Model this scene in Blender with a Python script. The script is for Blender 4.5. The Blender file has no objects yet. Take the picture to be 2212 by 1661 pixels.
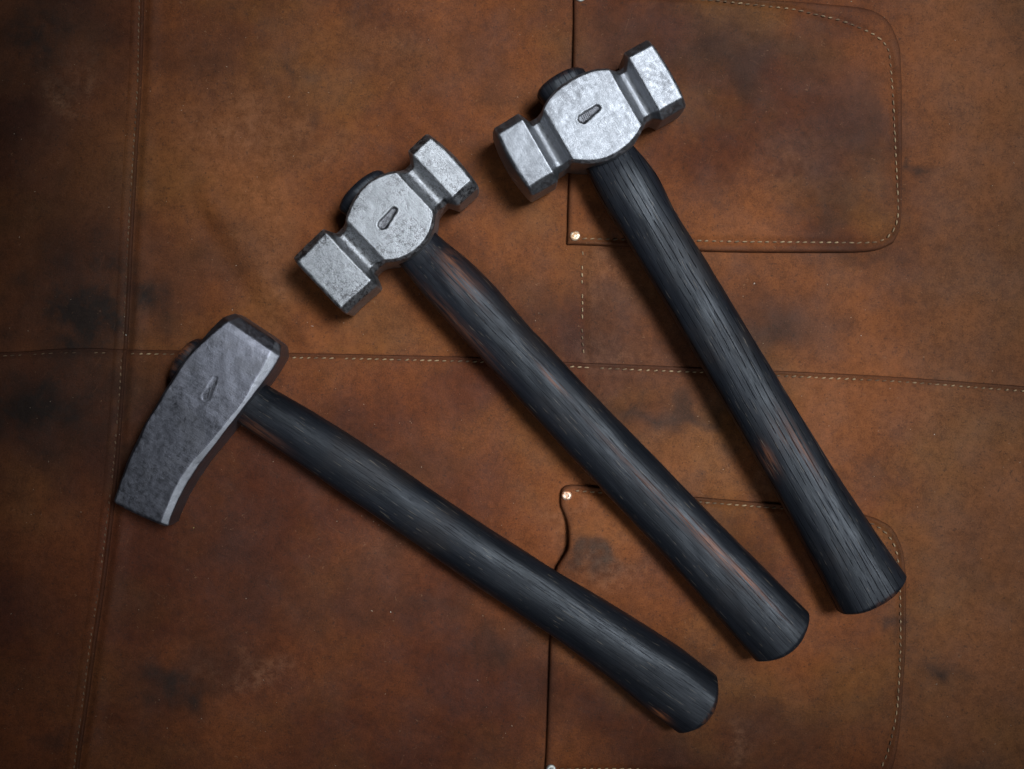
import bpy, math, random
import numpy as np
from mathutils import Matrix, Vector

random.seed(7)
rng = np.random.default_rng(11)
SC = bpy.context.scene
COL = SC.collection
MM = 0.001

# ------------------------------------------------------------------ camera
CAM_H = 0.75
cam_d = bpy.data.cameras.new('camera')
cam = bpy.data.objects.new('camera', cam_d)
COL.objects.link(cam)
cam.location = (0, 0, CAM_H)
cam.rotation_euler = (0, 0, 0)
cam_d.sensor_fit = 'HORIZONTAL'
cam_d.angle = 2 * math.atan(0.2765 / CAM_H)
cam_d.clip_start = 0.01
cam_d.clip_end = 50
SC.camera = cam

# ------------------------------------------------------------------ world and lights
world = bpy.data.worlds.new('World')
SC.world = world
world.use_nodes = True
bg = world.node_tree.nodes['Background']
bg.inputs['Color'].default_value = (0.75, 0.86, 1.0, 1)
bg.inputs['Strength'].default_value = 0.012

def area(name, loc, target, sx, sy, power, color, spread=180):
    l = bpy.data.lights.new(name, 'AREA')
    l.shape = 'RECTANGLE'
    l.size, l.size_y = sx, sy
    l.energy = power
    l.color = color
    l.spread = math.radians(spread)
    o = bpy.data.objects.new(name, l)
    COL.objects.link(o)
    o.location = loc
    d = Vector(target) - Vector(loc)
    z = -d.normalized(); x = Vector((0, 1, 0)).cross(z).normalized(); y = z.cross(x)
    o.rotation_euler = Matrix((x, y, z)).transposed().to_euler()
    return o

area('skylight', (0.36, 0.22, 0.98), (0.05, 0.07, 0), 0.46, 0.52, 0.84, (0.88, 0.94, 1.0), 21)
area('low_right_fill', (0.14, -0.50, 0.85), (-0.02, -0.02, 0), 0.45, 0.40, 0.20, (0.88, 0.94, 1.0), 70)  # added soft fill lamp at lower right, brightens the peen head's bevel

SC.view_settings.view_transform = 'Standard'
SC.view_settings.look = 'None'
SC.view_settings.exposure = 0.0
SC.view_settings.gamma = 1.0
SC.view_settings.use_curve_mapping = False

# ------------------------------------------------------------------ helpers
def D(u, v):
    """plan position in mm measured off the photo (0.25 mm per unit at table level)"""
    return ((u - 1106) * 0.25, (830.5 - v) * 0.25)

def pts(lst):
    return np.array([D(*p) for p in lst], float)

def spline(P, step=2.0):
    """Catmull-Rom resampled polyline"""
    P = np.asarray(P, float)
    if len(P) == 2:
        n = max(2, int(np.linalg.norm(P[1] - P[0]) / step))
        t = np.linspace(0, 1, n)[:, None]
        return P[0] * (1 - t) + P[1] * t
    Q = np.vstack([2 * P[0] - P[1], P, 2 * P[-1] - P[-2]])
    out = []
    for i in range(1, len(Q) - 2):
        p0, p1, p2, p3 = Q[i - 1:i + 3]
        t = np.linspace(0, 1, 13)[:-1][:, None]
        out.append(0.5 * ((2 * p1) + (-p0 + p2) * t + (2 * p0 - 5 * p1 + 4 * p2 - p3) * t ** 2 + (-p0 + 3 * p1 - 3 * p2 + p3) * t ** 3))
    out.append(P[-1][None])
    C = np.vstack(out)
    L = np.r_[0, np.cumsum(np.linalg.norm(np.diff(C, axis=0), axis=1))]
    n = max(2, int(L[-1] / step))
    s = np.linspace(0, L[-1], n)
    return np.c_[np.interp(s, L, C[:, 0]), np.interp(s, L, C[:, 1])]

def at_param(C, t):
    L = np.r_[0, np.cumsum(np.linalg.norm(np.diff(C, axis=0), axis=1))]
    s = np.asarray(t) * L[-1]
    return np.c_[np.interp(s, L, C[:, 0]), np.interp(s, L, C[:, 1])]

def dist_poly(P, C):
    """distance of points P (n,2) to polyline C"""
    best = np.full(len(P), 1e9)
    for a, b in zip(C[:-1], C[1:]):
        ab = b - a
        t = np.clip(((P - a) @ ab) / max(ab @ ab, 1e-12), 0, 1)
        best = np.minimum(best, np.hypot(*(P - a - t[:, None] * ab).T))
    return best

def inside(P, C):
    r = np.zeros(len(P), bool)
    x, y = P[:, 0], P[:, 1]
    for a, b in zip(C, np.roll(C, -1, 0)):
        c = ((a[1] > y) != (b[1] > y))
        xx = (b[0] - a[0]) * (y - a[1]) / (b[1] - a[1] + 1e-12) + a[0]
        r ^= c & (x < xx)
    return r

class Waves:
    """smooth random field, unit variance, around one wavelength (mm)"""
    def __init__(self, lam, dim=2, n=28, seed=0):
        r = np.random.default_rng(seed)
        k = r.normal(size=(n, dim))
        k /= np.linalg.norm(k, axis=1)[:, None]
        self.k = k * (2 * np.pi / (lam * r.uniform(0.6, 1.7, n)))[:, None]
        self.p = r.uniform(0, 6.283, n)
        self.n = n
    def __call__(self, P):
        return np.cos(np.asarray(P) @ self.k.T + self.p).sum(1) * math.sqrt(2 / self.n)

def mesh_from(name, V, F, mat, parent=None, smooth=True, attrs=None):
    me = bpy.data.meshes.new(name)
    me.from_pydata([tuple(v) for v in (np.asarray(V) * MM).tolist()], [], F)
    if smooth:
        me.polygons.foreach_set('use_smooth', [True] * len(me.polygons))
    for k, a in (attrs or {}).items():
        at = me.attributes.new(k, 'FLOAT', 'POINT')
        at.data.foreach_set('value', np.asarray(a, np.float32))
    me.materials.append(mat)
    me.update()
    o = bpy.data.objects.new(name, me)
    COL.objects.link(o)
    if parent is not None:
        o.parent = parent
    return o

def grid_faces(n, m, wrap=False):
    F = []
    for i in range(n - 1):
        for j in range(m if wrap else m - 1):
            j2 = (j + 1) % m
            F.append((i * m + j, i * m + j2, (i + 1) * m + j2, (i + 1) * m + j))
    return F

# ------------------------------------------------------------------ node helpers
class NT:
    def __init__(self, name):
        self.m = bpy.data.materials.new(name)
        self.m.use_nodes = True
        self.t = self.m.node_tree
        self.b = self.t.nodes['Principled BSDF']
        self.tc = self.t.nodes.new('ShaderNodeTexCoord')
    def set(self, sock, v):
        if isinstance(v, bpy.types.NodeSocket):
            self.t.links.new(v, sock)
        elif isinstance(v, (tuple, list)):
            sock.default_value = tuple(v) + ((1,) if len(v) == 3 and sock.type == 'RGBA' else ())
        else:
            sock.default_value = v
    def inp(self, name, v):
        self.set(self.b.inputs[name], v)
    def coords(self, scale=(1, 1, 1)):
        mp = self.t.nodes.new('ShaderNodeMapping')
        self.t.links.new(self.tc.outputs['Object'], mp.inputs['Vector'])
        mp.inputs['Scale'].default_value = scale
        return mp.outputs[0]
    def noise(self, scale, detail=4, rough=0.55, vec=None, dist=0.0):
        n = self.t.nodes.new('ShaderNodeTexNoise')
        n.inputs['Scale'].default_value = scale
        n.inputs['Detail'].default_value = detail
        n.inputs['Roughness'].default_value = rough
        n.inputs['Distortion'].default_value = dist
        self.t.links.new(vec if vec is not None else self.tc.outputs['Object'], n.inputs['Vector'])
        return n.outputs['Fac']
    def voro(self, scale, vec=None, feature='F1'):
        n = self.t.nodes.new('ShaderNodeTexVoronoi')
        n.feature = feature
        n.inputs['Scale'].default_value = scale
        self.t.links.new(vec if vec is not None else self.tc.outputs['Object'], n.inputs['Vector'])
        return n.outputs['Distance']
    def math(self, op, a, b=0.0, c=0.0, clamp=False):
        n = self.t.nodes.new('ShaderNodeMath')
        n.operation = op
        n.use_clamp = clamp
        self.set(n.inputs[0], a); self.set(n.inputs[1], b)
        if op in ('MULTIPLY_ADD', 'SMOOTH_MIN'):
            self.set(n.inputs[2], c)
        return n.outputs[0]
    def rng(self, v, a, b, c=0.0, d=1.0, smooth=True):
        n = self.t.nodes.new('ShaderNodeMapRange')
        n.interpolation_type = 'SMOOTHSTEP' if smooth else 'LINEAR'
        self.set(n.inputs['Value'], v)
        for k, x in zip(('From Min', 'From Max', 'To Min', 'To Max'), (a, b, c, d)):
            self.set(n.inputs[k], x)
        return n.outputs['Result']
    def mix(self, fac, a, b, mode='MIX'):
        n = self.t.nodes.new('ShaderNodeMix')
        n.data_type = 'RGBA'
        n.blend_type = mode
        self.set(n.inputs['Factor'], fac)
        self.set(n.inputs['A'], a); self.set(n.inputs['B'], b)
        for s in n.inputs:
            if s.name == 'Factor' and s.type == 'VALUE': self.set(s, fac)
            if s.name == 'A' and s.type == 'RGBA': self.set(s, a)
            if s.name == 'B' and s.type == 'RGBA': self.set(s, b)
        return [o for o in n.outputs if o.type == 'RGBA'][0]
    def attr(self, name):
        n = self.t.nodes.new('ShaderNodeAttribute')
        n.attribute_name = name
        return n.outputs['Fac']
    def bump(self, h, strength=0.5, dist=0.0005, normal=None):
        n = self.t.nodes.new('ShaderNodeBump')
        n.inputs['Strength'].default_value = strength
        n.inputs['Distance'].default_value = dist
        self.t.links.new(h, n.inputs['Height'])
        if normal is not None:
            self.t.links.new(normal, n.inputs['Normal'])
        return n.outputs[0]

# ------------------------------------------------------------------ materials
def leather_material():
    t = NT('oiled_leather')
    n1 = t.noise(9, 5, 0.52, dist=0.5)
    n2 = t.noise(45, 7, 0.62)
    n3 = t.noise(230, 6, 0.65)
    n4 = t.noise(1300, 3, 0.6)
    n5 = t.noise(12, 4, 0.5, vec=t.coords((1.0, 1.3, 1)))
    mott = t.math('ADD', t.math('MULTIPLY', n1, 0.84), t.math('MULTIPLY', n2, 0.16))
    dark = (0.066, 0.0158, 0.0042); light = (0.215, 0.0625, 0.0150)
    c = t.mix(t.rng(mott, 0.37, 0.63), dark, light)
    c = t.mix(t.math('MULTIPLY', t.rng(n5, 0.45, 0.75), 0.55), c, (0.19, 0.080, 0.017))          # ochre
    c = t.mix(t.math('MULTIPLY', t.attr('red'), 0.62), c, (0.110, 0.026, 0.0095))
    c = t.mix(t.math('MULTIPLY', t.attr('pale'), 0.55), c, (0.20, 0.090, 0.040))
    c = t.mix(t.math('MULTIPLY', t.attr('warm'), 0.6), c, (0.255, 0.092, 0.027))
    # oil and soot stains plus painted light falloff at left, edges broken up by noise
    s = t.math('MULTIPLY', t.attr('stain_falloff'), t.rng(t.math('ADD', n2, t.math('MULTIPLY', n3, 0.5)), 0.5, 1.0, 0.65, 1.35))
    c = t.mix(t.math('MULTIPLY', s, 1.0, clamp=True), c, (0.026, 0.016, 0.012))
    p = t.math('MULTIPLY', t.attr('scuff'), t.rng(t.math('ADD', n3, t.math('MULTIPLY', n2, 0.6)), 0.62, 0.95, 0.1, 1.2))
    c = t.mix(t.math('MULTIPLY', p, 0.45, clamp=True), c, (0.29, 0.15, 0.085))
    c = t.mix(t.math('MULTIPLY', t.math('MULTIPLY', t.attr('edge'), t.rng(n3, 0.25, 0.6, 0.5, 1.0)), 0.62), c, (0.040, 0.013, 0.006))   # burnished, grimy cut edges
    # pores, nap and flecks
    fine = t.math('ADD', t.math('MULTIPLY', n3, 0.5), t.math('MULTIPLY', n4, 0.5))
    c = t.mix(1.0, c, t.mix(t.rng(fine, 0.3, 0.7), (0.66, 0.66, 0.66), (1.33, 1.33, 1.33)), 'MULTIPLY')
    pore = t.rng(t.noise(620, 2, 0.5), 0.63, 0.70)
    c = t.mix(t.math('MULTIPLY', pore, 0.42), c, (0.022, 0.014, 0.010))
    fleck = t.rng(t.noise(430, 2, 0.5, vec=t.coords((1, 1.2, 1)), dist=1.5), 0.70, 0.76)
    c = t.mix(t.math('MULTIPLY', fleck, 0.35), c, (0.32, 0.17, 0.085))
    for ang, sc in ((0.6, 1.0), (-0.9, 1.27), (1.9, 0.8)):                    # hairline scratches and nap strokes
        rot = t.t.nodes.new('ShaderNodeMapping')
        t.t.links.new(t.tc.outputs['Object'], rot.inputs['Vector'])
        rot.inputs['Rotation'].default_value = (0, 0, ang)
        mp = t.t.nodes.new('ShaderNodeMapping')
        t.t.links.new(rot.outputs[0], mp.inputs['Vector'])
        mp.inputs['Scale'].default_value = (70 * sc, 850 * sc, 1)
        sn = t.noise(1.0, 2, 0.5, vec=mp.outputs[0], dist=0.3)
        c = t.mix(t.math('MULTIPLY', t.rng(sn, 0.68, 0.76), 0.10), c, (0.30, 0.14, 0.065))
        c = t.mix(t.math('MULTIPLY', t.rng(sn, 0.33, 0.26), 0.14), c, (0.035, 0.014, 0.007))
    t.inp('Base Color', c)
    t.inp('Roughness', t.rng(n2, 0.3, 0.7, 0.68, 0.86))
    t.inp('Specular IOR Level', 0.28)
    b = t.bump(fine, 0.55, 0.0007)
    b = t.bump(t.math('ADD', n2, t.math('MULTIPLY', n1, 0.5)), 0.35, 0.004, b)
    t.inp('Normal', b)
    return t.m

def steel_material(name, bright, oxide, pit, rough, scale=1.0):
    t = NT(name)
    a = t.noise(60 * scale, 6, 0.6)
    b = t.noise(420 * scale, 6, 0.7)
    f = t.noise(1500 * scale, 4, 0.7)
    w = t.noise(45 * scale, 6, 0.62, vec=t.coords((1.0, 1.3, 1.0)), dist=0.8)
    patch = t.rng(t.math('ADD', t.math('MULTIPLY', w, 0.82), t.math('MULTIPLY', b, 0.18)), 0.52 - 0.10 * oxide, 0.64 - 0.10 * oxide)
    zone = t.rng(a, 0.40, 0.60, 0.25 + 0.45 * max(0, pit - 0.5), 1.0)
    grit = t.math('ADD', t.math('MULTIPLY', b, 0.5), t.math('MULTIPLY', f, 0.5))
    pits = t.math('MULTIPLY', t.math('MULTIPLY', t.rng(grit, 0.545, 0.43), pit), zone)
    c = t.mix(t.rng(a, 0.3, 0.7), tuple(x * 0.93 for x in bright), tuple(min(1, x * 1.06) for x in bright))
    c = t.mix(t.math('MULTIPLY', patch, min(0.9, 0.30 + 0.5 * oxide)), c, (0.16, 0.16, 0.175))
    c = t.mix(t.math('MULTIPLY', pits, 0.8), c, (0.085, 0.082, 0.085))
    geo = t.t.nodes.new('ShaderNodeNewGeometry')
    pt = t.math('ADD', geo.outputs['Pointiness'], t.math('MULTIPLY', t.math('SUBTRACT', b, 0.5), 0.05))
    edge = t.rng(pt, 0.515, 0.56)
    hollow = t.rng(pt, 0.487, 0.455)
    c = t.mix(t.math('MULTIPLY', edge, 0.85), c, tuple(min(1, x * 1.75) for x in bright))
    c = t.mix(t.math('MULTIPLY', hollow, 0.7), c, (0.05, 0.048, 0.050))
    c = t.mix(t.math('MULTIPLY', t.attr('ground'), 0.7), c, (0.44, 0.45, 0.485))
    c = t.mix(t.math('MULTIPLY', t.math('MULTIPLY', t.attr('mark'), t.rng(b, 0.3, 0.62, 1.0, 0.45)), 0.97), c, (0.055, 0.052, 0.06))
    t.inp('Base Color', c)
    t.inp('Metallic', t.rng(patch, 0, 1, 1.0, 0.92))
    t.inp('Roughness', t.math('ADD', t.rng(b, 0.3, 0.7, rough - 0.06, rough + 0.10), t.math('MULTIPLY', patch, 0.06)))
    scr = t.noise(1.0, 3, 0.6, vec=t.coords((60, 1700, 300)))
    grit = t.math('ADD', grit, t.math('MULTIPLY', scr, 0.35))
    n = t.bump(grit, 0.15 + 0.40 * pit, 0.00035)
    n = t.bump(t.math('ADD', a, t.math('MULTIPLY', patch, 0.15)), 0.15, 0.0006, n)
    t.inp('Normal', n)
    return t.m

def wood_material(name, grain, worn_amount, warp_seed):
    """grain 1 = open ring-porous lines, 0 = closed"""
    t = NT(name)
    sep = t.t.nodes.new('ShaderNodeSeparateXYZ')
    t.t.links.new(t.tc.outputs['Object'], sep.inputs[0])
    warp = t.noise(1.0, 3, 0.5, vec=t.coords((10, 26, 26)))
    ph = t.math('MULTIPLY_ADD', sep.outputs[1], 2 * math.pi / 0.0031, t.math('MULTIPLY_ADD', warp, 11.0, warp_seed))
    ph = t.math('ADD', ph, t.math('MULTIPLY', sep.outputs[2], 500.0))
    ring = t.rng(t.math('SINE', ph), 0.88, 0.99)                                    # one line of pores per ring
    dash = t.rng(t.noise(1.0, 2, 0.5, vec=t.coords((110, 600, 600))), 0.36, 0.54)
    fine = t.noise(1.0, 4, 0.65, vec=t.coords((75, 1900, 1900)))
    mid = t.noise(1.0, 4, 0.6, vec=t.coords((22, 420, 420)))
    streak = t.noise(1.0, 4, 0.6, vec=t.coords((8, 110, 110)))
    big = t.noise(24, 5, 0.6)
    hair = t.rng(fine, 0.60, 0.70)
    pore = t.math('ADD', t.math('MULTIPLY', t.math('MULTIPLY', ring, dash), grain), t.math('MULTIPLY', hair, 0.55 - 0.2 * grain), clamp=True)
    c = t.mix(t.rng(streak, 0.3, 0.7), (0.006, 0.007, 0.0095), (0.0135, 0.015, 0.020))
    c = t.mix(t.math('MULTIPLY', t.rng(big, 0.5, 0.72), 0.35), c, (0.030, 0.021, 0.016))
    worn = t.math('MULTIPLY', t.attr('worn'), t.rng(t.math('ADD', t.math('MULTIPLY', mid, 0.55), t.math('MULTIPLY', fine, 0.45)), 0.42, 0.60))
    c = t.mix(t.math('MULTIPLY', worn, worn_amount, clamp=True), c, (0.30, 0.105, 0.042))
    lt = t.rng(t.noise(1.0, 2, 0.5, vec=t.coords((95, 1250, 1250))), 0.66, 0.71)
    c = t.mix(t.math('MULTIPLY', lt, 0.36), c, (0.17, 0.14, 0.105))
    c = t.mix(t.math('MULTIPLY', pore, 0.75), c, (0.0025, 0.0025, 0.0035))
    t.inp('Base Color', c)
    r = t.math('ADD', t.rng(big, 0.3, 0.7, 0.36, 0.48), t.math('MULTIPLY', t.rng(mid, 0.35, 0.65), 0.10))
    t.inp('Roughness', t.math('ADD', r, t.math('MULTIPLY', pore, 0.35)))
    t.inp('Specular Tint', (0.88, 0.94, 1.0))
    t.inp('Specular IOR Level', t.math('MULTIPLY', t.math('MULTIPLY', t.rng(fine, 0.3, 0.65, 1.15, 0.6), t.math('SUBTRACT', 1.0, t.math('MULTIPLY', pore, 0.75))), t.rng(mid, 0.3, 0.7, 0.27, 0.38)))
    n = t.bump(t.math('SUBTRACT', t.math('MULTIPLY', fine, 0.5), t.math('MULTIPLY', pore, 0.8)), 0.30, 0.0003)
    n = t.bump(t.math('ADD', t.math('MULTIPLY', mid, 0.5), streak), 0.08, 0.0006, n)
    t.inp('Normal', n)
    return t.m

def thread_material(name, col, dirt):
    t = NT(name)
    n = t.noise(60, 4, 0.6)
    f = t.noise(1500, 2, 0.5)
    c = t.mix(t.math('MULTIPLY', t.rng(n, 0.42, 0.62), dirt), col, (0.085, 0.045, 0.026))
    t.inp('Base Color', c)
    t.inp('Roughness', 0.85)
    t.inp('Normal', t.bump(f, 0.5, 0.0003))
    return t.m

def rivet_material(name, a, b, rough=0.34):
    t = NT(name)
    n = t.noise(380, 6, 0.65)
    t.inp('Base Color', t.mix(t.rng(n, 0.42, 0.62), a, b))
    t.inp('Metallic', 0.9)
    t.inp('Roughness', t.rng(n, 0.3, 0.7, rough - 0.08, rough + 0.2))
    t.inp('Normal', t.bump(n, 0.4, 0.0005))
    return t.m

def plain_material(name, col, rough=0.8):
    t = NT(name)
    n = t.noise(900, 4, 0.6)
    t.inp('Base Color', t.mix(n, tuple(x * 0.75 for x in col), tuple(min(1, x * 1.15) for x in col)))
    t.inp('Roughness', rough)
    return t.m

M_LEATHER = leather_material()
M_THREAD = thread_material('cream_thread', (0.42, 0.29, 0.16), 0.85)
M_THREAD_DIRTY = thread_material('soiled_thread', (0.24, 0.15, 0.085), 0.95)
M_COPPER = rivet_material('copper_rivet', (0.88, 0.66, 0.50), (0.50, 0.22, 0.11), 0.5)
M_BRASS = rivet_material('pale_brass_rivet', (0.90, 0.76, 0.56), (0.50, 0.28, 0.14), 0.5)
M_PEWTER = rivet_material('grey_rivet', (0.62, 0.62, 0.58), (0.46, 0.45, 0.40), 0.5)

# ------------------------------------------------------------------ leather apron
apron = bpy.data.objects.new('leather_apron', None)
COL.objects.link(apron)
apron['label'] = 'brown leather work apron with stitched pockets and rivets, spread flat under the hammers'
apron['category'] = 'apron'

W1, W2, W3 = Waves(150, seed=1), Waves(60, seed=2), Waves(24, seed=3)
CREASES = [  # polyline, height mm, half width mm
    (spline(pts([(455, 420), (520, 520), (590, 620), (665, 735)])), 1.1, 7.0),
    (spline(pts([(430, 470), (500, 585), (560, 680)])), -0.8, 6.0),
    (spline(pts([(1850, 1250), (1850, 1500), (1800, 1700)])), 0.5, 9.0),
    (spline(pts([(1985, 1240), (1940 + 20, 1400), (1945, 1500)])), -0.3, 5.0),
    (spline(pts([(330, 1530), (420, 1450), (560, 1380)])), -0.9, 9.0),
    (spline(pts([(420, 1560), (520, 1480), (660, 1410)])), 0.8, 8.0),
    (spline(pts([(1260, 900), (1450, 890), (1700, 885)])), -0.6, 6.0),
    (spline(pts([(2110, 1250), (2090, 1400), (2080, 1500)])), 0.35, 3.0),
]
def undul(P):
    z = 0.6 * W1(P) + 0.36 * W2(P) + 0.10 * W3(P)
    for C, h, w in CREASES:
        z = z + 1.7 * h * np.exp(-(dist_poly(P, C) / w) ** 2)
    return z

# seam lines (plan, mm)
SEAM_A = spline(pts([(335, -520), (325, -200), (314, 0), (307, 200), (297, 380), (288, 560), (279, 740), (271, 850), (262, 980), (250, 1100), (233, 1240), (213, 1370), (195, 1500), (172, 1661), (150, 1900), (130, 2220)]), 7.0)
SEAM_B = spline(pts([(-1400, 800), (-600, 778), (0, 761), (100, 755), (200, 752), (280, 755), (440, 758), (600, 762), (720, 764), (900, 768), (1040, 772), (1250, 783), (1400, 789), (1560, 796), (1750, 804), (1950, 815), (2212, 834), (2700, 870), (3600, 930)]), 7.0)
A_TOP = SEAM_A[SEAM_A[:, 1] > 18]
A_BOT = SEAM_A[SEAM_A[:, 1] < 22]
B_LEFT = SEAM_B[SEAM_B[:, 0] < -207]
STITCH_A = spline(pts([(324, -380), (304, 0), (299, 200), (288, 380), (278, 560), (269, 740), (262, 850), (252, 980), (238, 1100), (220, 1240), (200, 1370), (183, 1500), (162, 1661), (140, 1900)]), 5.0)
STITCH_B = spline(pts([(-600, 786), (0, 769), (100, 764), (200, 762), (280, 764), (440, 767), (600, 772), (720, 774), (900, 778), (1040, 782), (1250, 793), (1400, 800), (1560, 806), (1750, 815), (1950, 825), (2212, 845), (2700, 880)]), 5.0)
STITCH_C = spline(pts([(1259, 541), (1257, 600), (1258, 660), (1257, 720), (1261, 770)]))

P1 = dict(
    left=[(1238, -18), (1238, 60), (1235, 200), (1230, 340), (1226, 460), (1224, 530)],
    top=[(1238, -18), (1440, -9), (1674, 5), (1790, 13), (1840, 17), (1879, 25), (1908, 41)],
    right=[(1908, 41), (1923, 61), (1937, 94), (1942, 129), (1944, 300), (1943, 440), (1938, 498), (1925, 527)],
    bottom=[(1224, 530), (1280, 531), (1400, 537), (1500, 543), (1600, 546), (1750, 547), (1850, 546), (1895, 540), (1925, 527)],
    stitch=[(1256, 517), (1340, 519), (1490, 521), (1600, 524), (1700, 525), (1800, 526), (1870, 526), (1900, 521), (1920, 505), (1931, 480), (1934, 440), (1930, 350), (1925, 250), (1920, 160), (1916, 118), (1906, 98), (1885, 80), (1850, 63), (1810, 48), (1760, 37), (1700, 24), (1600, 13), (1500, 4), (1440, 0), (1262, -9)])
P2 = dict(
    left=[(1211, 1058), (1210, 1087), (1219, 1110), (1225, 1131), (1227, 1160), (1225, 1182), (1213, 1204), (1200, 1230), (1192, 1300), (1188, 1380), (1184, 1500), (1180, 1600), (1176, 1668)],
    top=[(1211, 1058), (1221, 1048), (1245, 1046), (1300, 1052), (1420, 1064), (1500, 1072), (1650, 1085), (1800, 1098), (1870, 1112), (1915, 1132), (1932, 1152)],
    right=[(1932, 1152), (1945, 1185), (1951, 1225), (1953, 1270), (1952, 1390), (1947, 1470), (1940, 1570), (1928, 1640), (1912, 1680)],
    bottom=[(1176, 1668), (1300, 1669), (1500, 1674), (1750, 1690), (1870, 1693), (1912, 1680)],
    stitch=[(1240, 1058), (1300, 1063), (1420, 1074), (1500, 1082), (1650, 1094), (1800, 1107), (1865, 1124), (1905, 1146), (1928, 1180), (1936, 1230), (1939, 1305), (1939, 1392), (1936, 1470), (1932, 1530), (1920, 1592), (1904, 1640), (1880, 1666), (1750, 1671), (1500, 1662), (1300, 1656), (1208, 1655)])
for P in (P1, P2):
    for k in list(P):
        P[k] = spline(pts(P[k]), 1.8)
    P['poly'] = np.vstack([P['top'], P['right'], P['bottom'][::-1], P['left'][::-1]])
    P['lip'] = P['left']

T = 2.5   # leather thickness, mm

def z_body(P, over_a, over_b):
    """height of the top face of the body leather"""
    z = undul(P) + 2.0
    dA = dist_poly(P, SEAM_A); dB = dist_poly(P, SEAM_B)
    if over_a:
        z = z + 1.7 * np.exp(-(dA / 16))
    else:
        z = z + 1.7 * np.exp(-((dA - 5.0) / 3.2) ** 2) - 0.5 * np.exp(-(dA / 1.8) ** 2)
    if over_b:
        z = z + 1.7 * np.exp(-(dB / 18))
    return z

def lower_side(P):
    return P[:, 1] < np.interp(P[:, 0], SEAM_B[:, 0], SEAM_B[:, 1])
def left_side(P):
    return P[:, 0] < np.interp(-P[:, 1], -SEAM_A[:, 1], SEAM_A[:, 0])

def z_under(P):
    lo = lower_side(P); le = left_side(P)
    z = np.zeros(len(P))
    for a in (0, 1):
        for b in (0, 1):
            m = (le == bool(a)) & (lo == bool(b))
            if m.any():
                z[m] = z_body(P[m], a, b)
    return z

def apron_top(P):
    z = z_under(P)
    for Q in (P1, P2):
        m = inside(P, Q['poly'])
        z[m] += T
    return z

# where the leather is stained (broad left blobs also paint in light falloff), scuffed, redder or paler (u, v, ru, rv, amount)
STAIN_FALLOFF = [(120, 300, 150, 420, .32), (160, 610, 120, 130, .55), (70, 900, 200, 120, .72), (210, 720, 80, 60, .6), (60, 60, 160, 130, .5), (190, 640, 75, 60, .85), (70, 880, 130, 85, .6), (300, 1000, 60, 60, .35), (390, 1482, 60, 38, .9), (470, 1420, 60, 40, .45), (650, 182, 13, 18, .6),
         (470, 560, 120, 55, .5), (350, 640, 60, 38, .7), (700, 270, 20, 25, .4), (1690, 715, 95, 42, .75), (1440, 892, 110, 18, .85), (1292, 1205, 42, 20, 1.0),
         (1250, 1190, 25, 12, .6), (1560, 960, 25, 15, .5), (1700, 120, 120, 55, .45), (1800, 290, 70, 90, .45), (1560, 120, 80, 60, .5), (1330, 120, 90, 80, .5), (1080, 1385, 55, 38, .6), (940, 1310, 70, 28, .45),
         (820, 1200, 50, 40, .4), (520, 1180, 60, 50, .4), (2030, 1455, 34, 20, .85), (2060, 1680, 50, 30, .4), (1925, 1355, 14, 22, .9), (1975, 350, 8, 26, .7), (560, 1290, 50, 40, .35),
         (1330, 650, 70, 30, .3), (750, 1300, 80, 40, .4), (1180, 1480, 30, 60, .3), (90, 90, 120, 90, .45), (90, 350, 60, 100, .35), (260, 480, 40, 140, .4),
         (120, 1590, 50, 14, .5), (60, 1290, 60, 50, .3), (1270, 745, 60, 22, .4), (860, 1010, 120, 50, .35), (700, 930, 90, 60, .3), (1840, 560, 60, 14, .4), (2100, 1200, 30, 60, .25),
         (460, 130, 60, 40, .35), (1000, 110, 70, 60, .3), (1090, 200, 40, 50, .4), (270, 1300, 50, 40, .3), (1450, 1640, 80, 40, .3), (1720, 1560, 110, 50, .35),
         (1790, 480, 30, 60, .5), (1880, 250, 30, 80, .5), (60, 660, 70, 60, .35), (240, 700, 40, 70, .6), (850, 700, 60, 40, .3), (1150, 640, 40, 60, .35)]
SCUFF = [(150, 220, 34, 28, .9), (150, 190, 30, 60, .3), (560, 1452, 62, 18, .75), (1600, 1590, 24, 22, .6), (500, 285, 75, 50, .5), (640, 300, 60, 40, .25), (560, 430, 50, 70, .25), (1310, 1225, 60, 35, .55),
         (1300, 770, 70, 30, .35), (1180, 320, 30, 60, .15), (1660, 1060, 20, 14, .8), (1330, 590, 60, 60, .3), (840, 80, 60, 50, .15), (1700, 350, 90, 50, .2), (880, 1170, 60, 20, .2), (1960, 920, 60, 40, .2), (600, 640, 22, 90, .3), (1220, 1100, 10, 40, .5)]
WARM = [(500, 300, 170, 130, .8), (590, 560, 60, 170, .8), (720, 120, 160, 90, .5), (60, 1070, 70, 60, .9), (278, 640, 10, 120, .8), (265, 930, 10, 120, .7), (1150, 420, 110, 160, .5), (980, 620, 80, 60, .4), (1560, 470, 140, 70, .4), (1500, 980, 160, 80, .4), (2080, 700, 140, 260, .3), (1320, 1130, 70, 60, .4), (1500, 1450, 150, 90, .3)]
_e = Waves(26, seed=21); _f = Waves(26, seed=22); _g = Waves(9, seed=23); _h = Waves(9, seed=24)
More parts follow.
